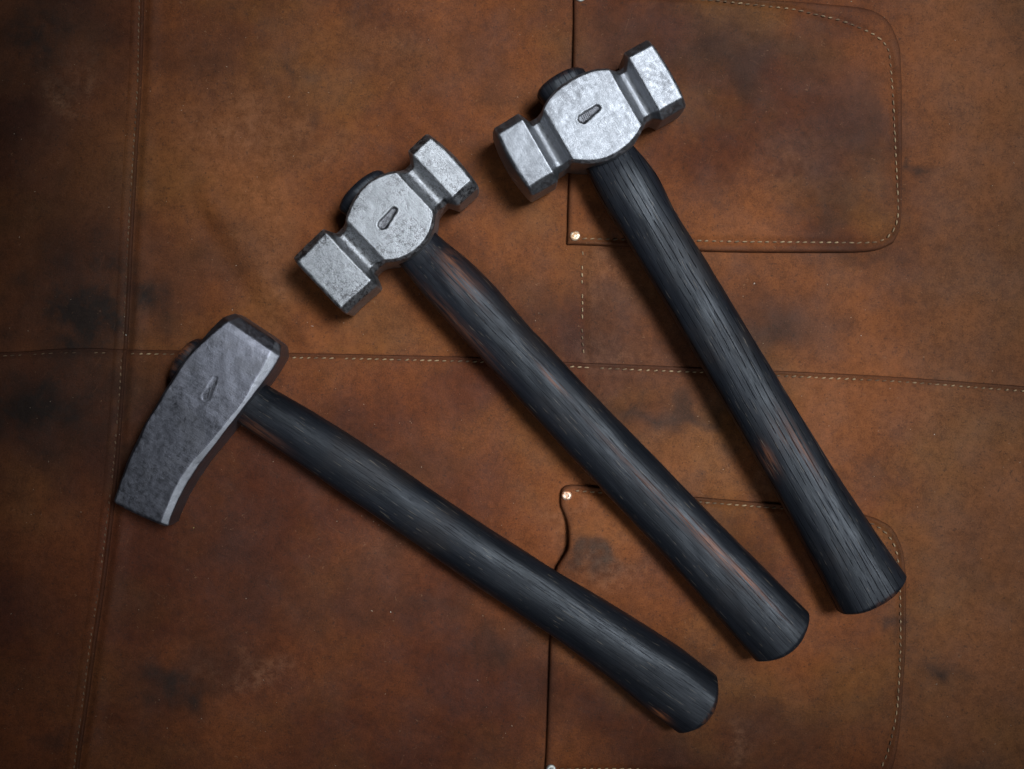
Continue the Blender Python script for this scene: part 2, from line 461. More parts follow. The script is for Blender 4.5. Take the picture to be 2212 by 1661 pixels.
def paint(P):
    U = np.c_[P[:, 0] * 4 + 1106, 830.5 - P[:, 1] * 4]
    wu = U[:, 0] + 16 * _e(P) + 5 * _g(P); wv = U[:, 1] + 16 * _f(P) + 5 * _h(P)
    def blobs(L, k=0.88):
        o = np.zeros(len(P))
        for u, v, ru, rv, a in L:
            r = ((wu - u) / ru) ** 2 + ((wv - v) / rv) ** 2
            o = 1 - (1 - o) * (1 - np.clip(k * a * np.exp(-r * 0.6), 0, 1))
        return o
    stain_falloff, scuff, warm = blobs(STAIN_FALLOFF), blobs(SCUFF, 0.7), blobs(WARM)
    lo = lower_side(P)
    red = np.clip(0.16 + 0.5 * lo * (1 / (1 + np.exp((U[:, 0] - 1180) / 60))) + 0.22 * (U[:, 0] < 300), 0, 1)
    pale = 1 / (1 + np.exp(-(U[:, 0] - 1960) / 45)) * 0.75
    pale = np.maximum(pale, 0.32 * (U[:, 0] > 1262) * (U[:, 1] > 545) * (U[:, 1] < 1060))
    return dict(stain_falloff=stain_falloff, scuff=scuff, warm=warm, red=red, pale=pale)

def edge_spacing(length, fine=0.35, coarse=1.7, ramp=9.0, start=True, end=True, lo=None, hi=None, outer=12.0):
    """parameter values 0..1: dense at the free edges, coarse away from the picture"""
    s = [0.0]
    while s[-1] < length:
        x = s[-1]
        d = 1e9
        if start: d = min(d, x)
        if end: d = min(d, length - x)
        st = fine + (coarse - fine) * min(1, d / ramp)
        if lo is not None and x < lo: st = max(st, min(outer, coarse + 0.2 * (lo - x)))
        if hi is not None and x > hi: st = max(st, min(outer, coarse + 0.2 * (x - hi)))
        s.append(x + st)
    s = np.array(s)
    return s / s[-1]

def coons(left, top, right, bottom, tu, tv):
    """left/right run top->bottom, top/bottom run left->right"""
    c1, c2 = at_param(top, tu), at_param(bottom, tu)
    d1, d2 = at_param(left, tv), at_param(right, tv)
    u = tu[None, :, None]; v = tv[:, None, None]
    A = (1 - v) * c1[None] + v * c2[None]
    B = (1 - u) * d1[:, None] + u * d2[:, None]
    C = (1 - u) * (1 - v) * top[0] + u * (1 - v) * top[-1] + (1 - u) * v * bottom[0] + u * v * bottom[-1]
    return A + B - C

def build_sheet(name, G, zfun, free, stitches, parent, groove=0.95, thick=T, burnish=2.4):
    n, m = G.shape[:2]
    P = G.reshape(-1, 2)
    z = zfun(P)
    eg = np.zeros(len(P))
    for C in free:                                   # rounded cut edge
        d = dist_poly(P, C)
        r = 1.7
        eg = np.maximum(eg, np.exp(-(d / burnish) ** 2))
        q = np.clip(1 - d / r, 0, 1)
        z = z - r * (1 - np.sqrt(np.clip(1 - q * q, 0, 1)))
    for C in stitches:                               # the thread pulls the leather in
        d = dist_poly(P, C)
        z = z - groove * np.exp(-(d / 1.5) ** 2)
    V = np.c_[P, z]
    F = [tuple(reversed(f)) for f in grid_faces(n, m)]
    # cut edge going down
    loop = [j for j in range(m)] + [i * m + m - 1 for i in range(1, n)] + [(n - 1) * m + j for j in range(m - 2, -1, -1)] + [i * m for i in range(n - 2, 0, -1)]
    base = len(V)
    S = V[loop].copy(); S[:, 2] -= thick
    V = np.vstack([V, S])
    k = len(loop)
    for a in range(k):
        b = (a + 1) % k
        F.append((loop[a], loop[b], base + b, base + a))
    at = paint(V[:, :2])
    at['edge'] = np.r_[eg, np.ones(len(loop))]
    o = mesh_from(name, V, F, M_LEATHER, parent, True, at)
    return o

XL, XR, YT, YB = -560.0, 600.0, 470.0, -470.0
def line(a, b, step=4.0):
    return spline(np.array([a, b], float), step)

def cut_at_y(C, y0, y1):
    """part of a top->bottom curve between two y values"""
    ys = np.linspace(y0, y1, 400)
    return np.c_[np.interp(-ys, -C[:, 1], C[:, 0]), ys]
def cut_at_x(C, x0, x1):
    xs = np.linspace(x0, x1, 700)
    return np.c_[xs, np.interp(xs, C[:, 0], C[:, 1])]

yAB = D(0, 755)[1]; xAB = D(279, 0)[0]
OV = 9.0   # overlap under the next panel
# upper main panel (tucks under its neighbours on the left and below)

# P2 upper right/centre
ya = YT
lowB = lambda x0, x1, dy: cut_at_x(SEAM_B, x0, x1) + np.array([0, dy])
def sheet_between(name, Lc, Tc, Rc, Bc, a, b, free, st, fs, visx, visy):
    wid = XR - XL
    lenu = np.linalg.norm(np.diff(Tc, axis=0), axis=1).sum()
    lenv = np.linalg.norm(np.diff(Lc, axis=0), axis=1).sum()
    tu = edge_spacing(lenu, start=fs[0], end=fs[1], lo=visx[0], hi=visx[1])
    tv = edge_spacing(lenv, start=fs[2], end=fs[3], lo=visy[0], hi=visy[1])
    G = coons(Lc, Tc, Rc, Bc, tu, tv)
    return build_sheet(name, G, lambda P: z_body(P, a, b), free, st, apron)

# corner points: A x B
def Ax(y): return float(np.interp(-y, -SEAM_A[:, 1], SEAM_A[:, 0]))
def By(x): return float(np.interp(x, SEAM_B[:, 0], SEAM_B[:, 1]))

# upper centre + right panel, lies under the left panel and under the lower panel
xa_t, y_end = Ax(YT), 0
Lc = cut_at_y(SEAM_A, YT, By(Ax(18)) - OV) + np.array([-OV, 0])
Bc = cut_at_x(SEAM_B, Lc[-1, 0], XR) + np.array([0, -OV]); Bc[0] = Lc[-1]
Tc = line((Lc[0, 0], YT), (XR, YT)); Rc = line((XR, YT), Bc[-1]); Tc[0] = Lc[0]
upper_panel = sheet_between('panel', Lc, Tc, Rc, Bc, 0, 0, [], [STITCH_C, STITCH_C + np.array([1.6, 0])], (False, False, False, False), (0, 500), (250, 1e9))
# upper left panel, over it
Rc = cut_at_y(SEAM_A, YT, By(Ax(18)) - OV)
Bc = cut_at_x(SEAM_B, XL, Rc[-1, 0]) + np.array([0, -OV]); Bc[-1] = Rc[-1]
Tc = line((XL, YT), Rc[0]); Lc = line((XL, YT), Bc[0])
upper_left_panel = sheet_between('panel', Lc, Tc, Rc, Bc, 1, 0, [SEAM_A], [STITCH_A], (False, True, False, False), (270, 1e9), (250, 1e9))
# lower centre + right panel, over the upper ones, under the lower left one
y0 = By(Ax(18))
Lc = cut_at_y(SEAM_A, y0, YB) + np.array([-OV, 0]); Lc[0] = (Lc[0, 0], By(Lc[0, 0]))
Tc = cut_at_x(SEAM_B, Lc[0, 0], XR)
Bc = line(Lc[-1], (XR, YB)); Rc = line(Tc[-1], (XR, YB)); Bc[0] = Lc[-1]
lower_panel = sheet_between('panel', Lc, Tc, Rc, Bc, 0, 1, [SEAM_B], [STITCH_B], (False, False, True, False), (0, 500), (-1, 235))
# lower left panel
Rc = cut_at_y(SEAM_A, y0, YB)
Tc = cut_at_x(SEAM_B, XL, Rc[0, 0]); Rc[0] = Tc[-1]
Bc = line((XL, YB), Rc[-1]); Lc = line(Tc[0], (XL, YB))
lower_left_panel = sheet_between('panel', Lc, Tc, Rc, Bc, 1, 1, [SEAM_A, SEAM_B], [STITCH_A, STITCH_B], (False, True, True, False), (270, 1e9), (-1, 235))

# pockets
def build_pocket(P, gape):
    def L(C): return np.linalg.norm(np.diff(C, axis=0), axis=1).sum()
    tu = edge_spacing(L(P['top']), coarse=1.5)
    tv = edge_spacing(L(P['left']), coarse=1.5)
    G = coons(P['left'], P['top'], P['right'], P['bottom'], tu, tv)
    ylo, yhi = P['left'][-1, 1], P['left'][0, 1]
    def zf(Q):
        z = z_under(Q) + T + 0.6
        dl = dist_poly(Q, P['lip'])
        s = np.clip((Q[:, 1] - ylo) / (yhi - ylo), 0, 1)
        z = z + gape(s) * np.exp(-(dl / 22.0) ** 2)          # the open mouth stands off a little
        dst = dist_poly(Q, P['stitch'])
        z = z + 1.7 * (1 - np.exp(-(dst / 9.0))) * (1 - np.exp(-(dist_poly(Q, P['poly']) / 9.0)))
        return z
    return build_sheet('pocket', G, zf, [P['poly'], P['poly'][[-1, 0]]], [P['stitch']], apron, 1.1, T + 1.2), zf
pocket_up, zf1 = build_pocket(P1, lambda s: 1.1 * np.sin(np.pi * s) ** 2)
pocket_lo, zf2 = build_pocket(P2, lambda s: 4.2 * np.exp(-((s - 0.80) / 0.11) ** 2) + 1.3 * np.sin(np.pi * s) ** 2)

# stitching: one run of thread per seam
def stitch_run(name, C, zf, parent, mat, pitch=4.1, length=2.5, rad=0.42, skip=0.0, slant=0.16, seed=0):
    r = np.random.default_rng(seed)
    L = np.r_[0, np.cumsum(np.linalg.norm(np.diff(C, axis=0), axis=1))]
    V, F = [], []
    ss = np.arange(0, L[-1], 1.0)
    zz = zf(np.c_[np.interp(ss, L, C[:, 0]), np.interp(ss, L, C[:, 1])])
    s = 1.5
    while s < L[-1] - 1:
        p = np.array([np.interp(s, L, C[:, 0]), np.interp(s, L, C[:, 1])])
        q = np.array([np.interp(s + 0.5, L, C[:, 0]), np.interp(s + 0.5, L, C[:, 1])])
        s += pitch * r.uniform(0.93, 1.07)
        if abs(p[0]) > 330 or abs(p[1]) > 260 or r.random() < skip:
            continue
        t = (q - p) / np.linalg.norm(q - p)
        a = slant + r.normal(0, 0.09)
        t = np.array([t[0] * math.cos(a) - t[1] * math.sin(a), t[0] * math.sin(a) + t[1] * math.cos(a)])
        nrm = np.array([-t[1], t[0]])
        z0 = float(np.interp(s, ss, zz))
        ln = length * r.uniform(0.8, 1.12); rd = rad * r.uniform(0.8, 1.15)
        base = len(V)
        K = 6
        prof = [(-0.5, 0.35, -0.45), (-0.36, 0.85, -0.02), (-0.12, 1.0, 0.10), (0.12, 1.0, 0.10), (0.36, 0.85, -0.02), (0.5, 0.35, -0.45)]
        for x, rr, dz in prof:
            for k in range(K):
                an = 2 * math.pi * k / K
                o = p + t * x * ln + nrm * math.cos(an) * rd * rr
                V.append((o[0], o[1], z0 - 0.62 + 0.28 + dz + math.sin(an) * rd * rr))
        for i in range(len(prof) - 1):
            for k in range(K):
                k2 = (k + 1) % K
                F.append((base + i * K + k, base + i * K + k2, base + (i + 1) * K + k2, base + (i + 1) * K + k))
        F.append(tuple(base + k for k in range(K - 1, -1, -1)))
        F.append(tuple(base + (len(prof) - 1) * K + k for k in range(K)))
    o = mesh_from(name, V, F, mat, parent)
    o['kind'] = 'stuff'
    return o

stitch_run('stitching', P1['stitch'], zf1, pocket_up, M_THREAD, seed=1)
stitch_run('stitching', P2['stitch'], zf2, pocket_lo, M_THREAD, seed=2, skip=0.03)
stA_up = STITCH_A[STITCH_A[:, 1] > yAB + 1]; stA_lo = STITCH_A[STITCH_A[:, 1] < yAB - 4]
stB_l = STITCH_B[STITCH_B[:, 0] < xAB - 6]; stB_r = STITCH_B[STITCH_B[:, 0] > xAB]
stitch_run('stitching', stA_up, lambda P: z_body(P, 1, 0), upper_left_panel, M_THREAD_DIRTY, pitch=3.3, length=1.9, rad=0.36, seed=3, skip=0.06)
stitch_run('stitching', stA_lo, lambda P: z_body(P, 1, 1), lower_left_panel, M_THREAD_DIRTY, pitch=3.6, length=1.9, rad=0.34, seed=4, skip=0.15)
stitch_run('stitching', stB_r, lambda P: z_body(P, 0, 1), lower_panel, M_THREAD, pitch=4.1, length=2.4, rad=0.40, seed=5, skip=0.05, slant=0.25)
stitch_run('stitching', stB_l, lambda P: z_body(P, 1, 1), lower_left_panel, M_THREAD_DIRTY, pitch=4.1, length=2.0, rad=0.36, seed=6, skip=0.25)
stitch_run('stitching', STITCH_C, lambda P: z_body(P, 0, 0), upper_panel, M_THREAD, pitch=3.8, length=2.3, rad=0.40, seed=7, skip=0.1)

def rivet(u, v, zf, parent, mat, r=2.75, wob=0.0, seed=0):
    x, y = D(u, v)
    z0 = float(zf(np.array([[x, y]]))[0])
    rr = np.random.default_rng(seed)
    K = 28
    prof = [(r * 1.0, -0.6), (r * 1.0, 0.35), (r * 0.93, 0.62), (r * 0.72, 0.86), (r * 0.42, 0.98), (r * 0.36, 0.86), (r * 0.22, 0.80), (r * 0.08, 0.84)]
    V, F = [], []
    for i, (a, h) in enumerate(prof):
        for k in range(K):
            an = 2 * math.pi * k / K
            j = 1 + 0.03 * math.sin(2 * an + seed) + wob * math.sin(3 * an + 1.3 * seed) * (i > 2)
            V.append((x + a * j * math.cos(an), y + a * j * math.sin(an), z0 + h + 0.05 * math.sin(an * 2 + i)))
    F = [tuple(reversed(f)) for f in grid_faces(len(prof), K, True)]
    F = grid_faces(len(prof), K, True)
    F.append(tuple((len(prof) - 1) * K + k for k in range(K)))
    return mesh_from('rivet', V, F, mat, parent)
rivet(1241, 512, zf1, pocket_up, M_BRASS, seed=1, wob=0.05)
rivet(1253, -1, zf1, pocket_up, M_PEWTER, seed=2, wob=0.05)
rivet(1223, 1068, zf2, pocket_lo, M_COPPER, seed=3, wob=0.06)
rivet(1190, 1655, zf2, pocket_lo, M_PEWTER, seed=4, wob=0.03)

# ------------------------------------------------------------------ hammers
def ring_weights(nflat, ncham):
    """points round an eight-sided section: (edge index, fraction)"""
    out = []
    for e in range(8):
        n = nflat[(e // 2) % 2] if e % 2 == 0 else ncham
        for k in range(n):
            out.append((e, k / n))
    return out

def build_head(name, keys, cap_lo, cap_hi, mat, parent, mark=None, zc=21.0, seed=0, smooth_it=2, dy=0.5, bumpy=0.06, nf=(76, 70), nc=9, steep=1.0, ground=0.0):
    """keys: list of (y, xl, xr, zt, zb, cl, cr) relative to the eye centre; cl / cr = chamfer on the -x / +x side"""
    K = np.array(keys, float)
    ys = np.arange(K[0, 0], K[-1, 0] + 1e-6, dy)
    cols = [np.interp(ys, K[:, 0], K[:, i]) for i in range(1, K.shape[1])]
    xl, xr, zt, zb, cl, cr = cols[:6]
    wl, wr, wc, wt = (Waves(26, 1, seed=seed + 30 + q) for q in range(4))
    Y1 = ys[:, None]
    xl = xl + 0.08 * wl(Y1); xr = xr + 0.08 * wr(Y1)
    cl = np.clip(cl + 0.15 * wc(Y1), 0.5, None); cr = np.clip(cr + 0.15 * wt(Y1), 0.5, None)
    W = ring_weights(nf, nc)
    m = len(W)
    def section(i):
        a = cl[i]; b = cr[i]
        h = zt[i] - zb[i]
        la = min(a, h * 0.4); lb = min(b, h * 0.4) * steep
        c = np.array([(xl[i] + a, zt[i]), (xr[i] - b, zt[i]), (xr[i], zt[i] - lb), (xr[i], zb[i] + lb),
                      (xr[i] - b, zb[i]), (xl[i] + a, zb[i]), (xl[i], zb[i] + la), (xl[i], zt[i] - la)])
        return np.array([c[e] * (1 - f) + c[(e + 1) % 8] * f for e, f in W])
    rows = []
    n = len(ys)
    for i in range(n):
        s = section(i)
        w_lo = max(0, 1 - (ys[i] - ys[0]) / 7.0) ** 1.5
        w_hi = max(0, 1 - (ys[-1] - ys[i]) / 7.0) ** 1.5
        cx = (xl[i] + xr[i]) / 2; cz = (zt[i] + zb[i]) / 2
        q = (((s[:, 0] - cx) / ((xr[i] - xl[i]) / 2)) ** 2 + ((s[:, 1] - cz) / ((zt[i] - zb[i]) / 2)) ** 2)
        y = ys[i] + cap_lo['curve'] * w_lo * (q - 1) - cap_hi['curve'] * w_hi * (q - 1)
        skew_lo = cap_lo.get('skew', 0.0) * w_lo * (s[:, 0] - cx)
        rows.append(np.c_[s[:, 0], y + skew_lo, s[:, 1]])
    def cap(first, cp, sign):
        s = rows[0] if first else rows[-1]
        c = s.mean(0)
        out = []
        steps = [(0.975, 0.7), (0.94, 1.15), (0.90, 1.4)] + [(k, 1.4 + cp['dome'] * (0.81 - k * k)) for k in np.linspace(0.82, 0.03, 16)]
        for k, dyy in steps:
            r = s.copy()
            r[:, 0] = c[0] + (s[:, 0] - c[0]) * k
            r[:, 2] = c[2] + (s[:, 2] - c[2]) * k
            r[:, 1] = c[1] + (s[:, 1] - c[1]) * k + sign * dyy * cp.get('bev', 1.0)
            out.append(r)
        return out
    full = cap(True, cap_lo, -1)[::-1] + rows + cap(False, cap_hi, 1)
    A = np.array(full)                                  # (n, m, 3)
    for _ in range(smooth_it):
        B = A.copy()
        B[1:-1] = 0.5 * A[1:-1] + 0.125 * (A[:-2] + A[2:] + np.roll(A, 1, 1)[1:-1] + np.roll(A, -1, 1)[1:-1])
        A = B
    # normals, then hammer-dressed unevenness
    du = np.gradient(A, axis=0); dv = np.roll(A, -1, 1) - np.roll(A, 1, 1)
    N = np.cross(du, dv); N /= np.linalg.norm(N, axis=2)[..., None] + 1e-9
    out = A - A.reshape(-1, 3).mean(0)
    if (N * out).sum() < 0: N = -N
    flat = A.reshape(-1, 3)
    d = bumpy * (0.7 * Waves(17, 3, seed=seed)(flat) + 0.35 * Waves(8, 3, seed=seed + 1)(flat) + 0.12 * Waves(3.5, 3, seed=seed + 2)(flat))
    A = A + N * d.reshape(A.shape[:2])[..., None]
    V = A.reshape(-1, 3).copy()
    NV = N.reshape(-1, 3)
    rr = np.random.default_rng(seed + 9)
    corner = np.tile(np.array([(e % 2 == 1) or f < 0.04 or f > 0.96 for e, f in W]), A.shape[0])
    idx = np.r_[rr.choice(np.where(corner)[0], 46), rr.choice(len(V), 60)]
    for q, i in enumerate(idx):                       # nicks along the edges, shallow dents on the faces
        p0 = V[i].copy()
        rad = rr.uniform(0.6, 1.3) if q < 46 else rr.uniform(0.8, 2.6)
        dep = rr.uniform(0.04, 0.20) if q < 46 else rr.uniform(0.03, 0.10)
        g = np.exp(-((V - p0) ** 2).sum(1) / rad ** 2)
        V -= NV[i] * (dep * g)[:, None]
    mk = np.zeros(len(V))
    if mark is not None:
        (x0, y0), (x1, y1), r0, r1, depth = mark        # tapered stamp pressed into the upper cheek
        a = np.array([x0, y0]); b = np.array([x1, y1]); ab = b - a
        t = np.clip(((V[:, :2] - a) @ ab) / (ab @ ab), 0, 1)
        dd = np.hypot(*(V[:, :2] - a - t[:, None] * ab).T) - (r0 + (r1 - r0) * t)
        dd = dd + 0.07 * Waves(2.6, 2, seed=seed + 5)(V[:, :2])
        top = V[:, 2] > 0.6 * K[:, 3].max()
        k = np.clip(0.5 - dd / 0.7, 0, 1); k = k * k * (3 - 2 * k) * top
        rim = np.exp(-((dd - 0.55) / 0.5) ** 2) * top
        V[:, 2] += -depth * k + 0.13 * depth * rim
        mk = k * min(1.0, depth / 0.75)
    V = V + np.array([0, 0, zc])
    F = grid_faces(A.shape[0], m, True)
    F.append(tuple(range(m)))
    F.append(tuple((A.shape[0] - 1) * m + j for j in reversed(range(m))))
    ea = np.array([1.0 if (e == 1 and 0.05 < f) else 0.0 for e, f in W])
    gr = np.tile(ea, A.shape[0]) * ground
    o = mesh_from(name, V, F, mat, parent, True, dict(mark=mk, ground=gr))
    return o

def build_handle(name, keys, x_start, length, mat, parent, zc=21.0, drift=0.0, expo=2.5, flat=0.76, butt_dome=4.0, worn=(), seed=0, poll=2.0):
    """keys: (x, half width, side offset)"""
    K = np.array(keys, float)
    M_ = 104
    xs = np.concatenate([np.array([0, .25, .6, 1.1, 1.8, 2.6, 3.6]) + x_start, np.arange(x_start + 4.6, length - 7, 1.1),
                         length - np.array([6.6, 5.6, 4.6, 3.7, 2.9, 2.2, 1.6, 1.1, 0.7, 0.35, 0.12, 0.0])])
    hw = np.interp(xs, K[:, 0], K[:, 1]); off = np.interp(xs, K[:, 0], K[:, 2])
    ker = np.ones(13) / 13
    inner = slice(8, len(xs) - 13)
    pad = lambda a: np.convolve(np.pad(a, 6, mode='edge'), ker, 'valid')
    hw = pad(hw); off = pad(off)
    end = np.ones(len(xs))
    e = np.clip((xs - (length - 2.6)) / 2.6, 0, 1)
    end *= 1 - 0.13 * e ** 2.2
    e0 = np.clip((x_start + 2.6 - xs) / 2.6, 0, 1)
    end *= 1 - 0.16 * e0 ** 2
    th = np.linspace(0, 2 * np.pi, M_, endpoint=False)
    cx = np.sign(np.cos(th)) * np.abs(np.cos(th)) ** (2 / expo)
    sz = np.sign(np.sin(th)) * np.abs(np.sin(th)) ** (2 / expo)
    rows = []
    w1, w2, w3 = Waves(60, 2, seed=seed), Waves(22, 3, seed=seed + 1), Waves(7, 3, seed=seed + 2)
    bend = 1.2 * w1(np.c_[xs, xs * 0])
    def add(x, h, o, scale, dome):
        fl = flat if x > 30 else np.interp(x, [-30, 18, 30], [0.70, 0.70, flat])
        y = cx * h * scale; z = sz * h * fl * scale
        xx = np.full(M_, x) - dome * (y / max(h, 1e-6)) ** 2
        return np.c_[xx, y + o + drift * x, z + zc]
    for i, x in enumerate(xs):
        w = np.clip((x - (length - 14)) / 14, 0, 1) ** 2
        wp = np.clip((x_start + 8 - x) / 8, 0, 1)
        rows.append(add(x, hw[i], off[i], end[i], butt_dome * w - poll * wp))
    tail = [add(length + 0.35 * (1 - k * k), hw[-1], off[-1], end[-1] * k, butt_dome) for k in (0.96, 0.88, 0.7, 0.5, 0.3, 0.1, 0.01)]
    head = [add(x_start - 0.8 * (1 - k * k), hw[0], off[0], end[0] * k, -poll) for k in (0.96, 0.88, 0.7, 0.5, 0.3, 0.1, 0.01)]
    A = np.array(head[::-1] + rows + tail)
    c = A.mean(1, keepdims=True)
    R = A - c; R[..., 0] = 0; R /= np.linalg.norm(R, axis=2)[..., None] + 1e-6
    flatv = A.reshape(-1, 3)
    sv = flatv * np.array([0.28, 1, 1])
    d = 0.16 * w2(sv) + 0.07 * w3(sv)
    A = A + R * d.reshape(A.shape[:2])[..., None]
    V = A.reshape(-1, 3)
    wn = np.zeros(len(V))
    for (x, y, rx, ry, amt) in worn:
        wn = np.maximum(wn, amt * np.exp(-((V[:, 0] - x) / rx) ** 2 - ((V[:, 1] - y) / ry) ** 2) * (V[:, 2] > zc - 2))
    wn = np.maximum(wn, 0.35 * np.exp(-((V[:, 0] - length + 1.0) / 1.6) ** 2) * (w2(flatv) > 0.2))
    F = [tuple(reversed(f)) for f in grid_faces(A.shape[0], M_, True)]
    F.append(tuple(reversed(range(M_))))
    F.append(tuple((A.shape[0] - 1) * M_ + j for j in range(M_)))
    F = [tuple(reversed(f)) for f in F]
    return mesh_from(name, V, F, mat, parent, True, dict(worn=wn))

def build_mark(parent, mark, zfloor, mat, style):
    """raised lines left standing inside the stamp"""
    (x0, y0), (x1, y1), r0, r1, depth = mark
    a = np.array([x0, y0]); b = np.array([x1, y1]); L = np.linalg.norm(b - a)
    t = (b - a) / L; n = np.array([-t[1], t[0]])
    V, F = [], []
    def bar(s0, o0, s1, o1, w=0.20, h=0.42):
        p = a + t * s0 + n * o0; q = a + t * s1 + n * o1
        d = (q - p) / (np.linalg.norm(q - p) + 1e-9); k = np.array([-d[1], d[0]])
        base = len(V)
        for c in (p, q):
            for (o, z) in ((-w, -0.25), (-w * 0.6, h), (w * 0.6, h), (w, -0.25)):
                V.append((*(c + k * o), zfloor + z))
        for i in range(3):
            F.append((base + i, base + i + 1, base + 5 + i, base + 4 + i))
        F.append((base, base + 3, base + 2, base + 1)); F.append((base + 4, base + 5, base + 6, base + 7))
    if style == 'ridged':
        for s in (0.0, 1.1, 2.2, 3.2, 4.2):
            r = r0 + (r1 - r0) * s / L
            bar(s - 0.25, -r * 0.72, s + 0.35, r * 0.72)
        bar(5.0, -0.35, L + 0.5, -0.45); bar(5.2, 0.65, L + 0.4, 0.5); bar(L - 0.6, -0.5, L + 0.4, 0.5)
    else:
        bar(-0.6, -r0 * 0.4, L * 0.5, r0 * 0.15, 0.3, 0.25); bar(L * 0.35, -r0 * 0.5, L * 0.9, -r1 * 0.2, 0.22, 0.3)
        bar(0.8, r0 * 0.5, 2.6, -r0 * 0.3, 0.25, 0.25)
    return mesh_from('maker_mark', V, F, mat, parent, False, dict(mark=np.full(len(V), 0.55)))

def place(root, hx, hy, ang, L, hz, zc, foot):
    """rest the head and the butt on the leather"""
    c, s = math.cos(ang), math.sin(ang)
    def world(x, y): return np.c_[hx + c * x - s * y, hy + s * x + c * y]
    gx, gy = np.meshgrid(np.linspace(foot[0], foot[1], 12), np.linspace(foot[2], foot[3], 24))
    zh = float(np.percentile(apron_top(world(gx.ravel(), gy.ravel())), 92))
    gx, gy = np.meshgrid(np.linspace(L - 14, L - 3, 8), np.linspace(-9, 9, 8))
    zb = float(apron_top(world(gx.ravel(), gy.ravel())).max()) + 0.6
    th = math.asin((zc - hz + zh - zb) / (L - 3))
    root.location = (hx * MM, hy * MM, (zh + 18 * math.sin(abs(th)) * 0.6) * MM)
    root.rotation_mode = 'QUATERNION'
    root.rotation_quaternion = (Matrix.Rotation(ang, 3, 'Z') @ Matrix.Rotation(th, 3, 'Y')).to_quaternion()

def hammer_root(name, label):
    o = bpy.data.objects.new(name, None)
    COL.objects.link(o)
    o['label'] = label
    o['category'] = 'hammer'
    return o

M_STEEL1 = steel_material('smooth_forged_steel', (0.265, 0.275, 0.295), 0.0, 0.55, 0.48)
M_STEEL2 = steel_material('pitted_forged_steel', (0.345, 0.355, 0.37), -0.2, 1.15, 0.48)
M_STEEL3 = steel_material('dark_forged_steel', (0.205, 0.208, 0.24), 0.3, 0.6, 0.44)
M_WOOD1 = wood_material('charred_ash_open_grain', 1.0, 0.75, 0.0)
M_WOOD2 = wood_material('charred_ash_fine_grain', 0.45, 1.0, 13.0)
M_WOOD3 = wood_material('charred_ash_satin', 0.35, 0.9, 31.0)

def barrel(y0, y1, e_lo, e_hi, mid, n=13, p=2.4):
    """bulged outline between two ends"""
    out = []
    for t in np.linspace(0, 1, n):
        e = e_lo + (e_hi - e_lo) * t
        out.append((y0 + (y1 - y0) * t, e + (mid - (e_lo + e_hi) / 2) * (1 - abs(2 * t - 1) ** p)))
    return out

def rounding_keys(lo, hi, cheek, groove_z, lo_w, hi_w, neck, chL, chR):
    """lo=(face y, shoulder y), hi=(shoulder y, face y), cheek=(y0,y1,xl ends..)"""
    (yl0, yl1), (yh0, yh1) = lo, hi
    c0, c1 = cheek['y']
    zt = 20.2; zg = groove_z; zk = 21.0
    k = []
    k.append((yl0, *lo_w, zt - 0.6, -zt + 0.6, *chL))
    k.append((yl1, *[v * 1.0 for v in lo_w], zt, -zt, *chL))
    g0, g1 = yl1, c0
    w = g1 - g0
    k.append((g0 + 0.10 * w, lo_w[0] * .9, lo_w[1] * .92, zt - 2.6, -zt + 2.6, 3.6, 3.6))
    k.append((g0 + 0.26 * w, neck[0], neck[1], zg + 0.5, -zg - 0.5, 3.2, 3.2))
    k.append((g0 + 0.45 * w, neck[0], neck[1], zg - 0.1, -zg + 0.1, 3.0, 3.0))
    k.append((g0 + 0.64 * w, neck[0], neck[1], zg + 0.5, -zg - 0.5, 3.0, 3.0))
    L = barrel(c0, c1, *cheek['l']); R = barrel(c0, c1, *cheek['r'])
    k.append((g0 + 0.90 * w, L[0][1] * .96, R[0][1] * .97, zk - 3.2, -zk + 3.2, 2.0, 2.0))
    for (y, a), (_, b) in zip(L, R):
        k.append((y, a, b, zk, -zk, 1.3, 2.0))
    g0, g1 = c1, yh0
    w = g1 - g0
    k.append((g0 + 0.10 * w, L[-1][1] * .96, R[-1][1] * .97, zk - 3.2, -zk + 3.2, 2.0, 2.0))
    k.append((g0 + 0.34 * w, neck[0], neck[1], zg + 0.5, -zg - 0.5, 3.0, 3.0))
    k.append((g0 + 0.53 * w, neck[0], neck[1], zg - 0.1, -zg + 0.1, 3.0, 3.0))
    k.append((g0 + 0.72 * w, neck[0], neck[1], zg + 0.5, -zg - 0.5, 3.2, 3.2))
    k.append((g0 + 0.90 * w, hi_w[0] * .9, hi_w[1] * .92, zt - 2.6, -zt + 2.6, 3.6, 3.6))
    k.append((yh0, *hi_w, zt, -zt, *chR))
    k.append((yh1, *hi_w, zt - 0.6, -zt + 0.6, *chR))
    return k

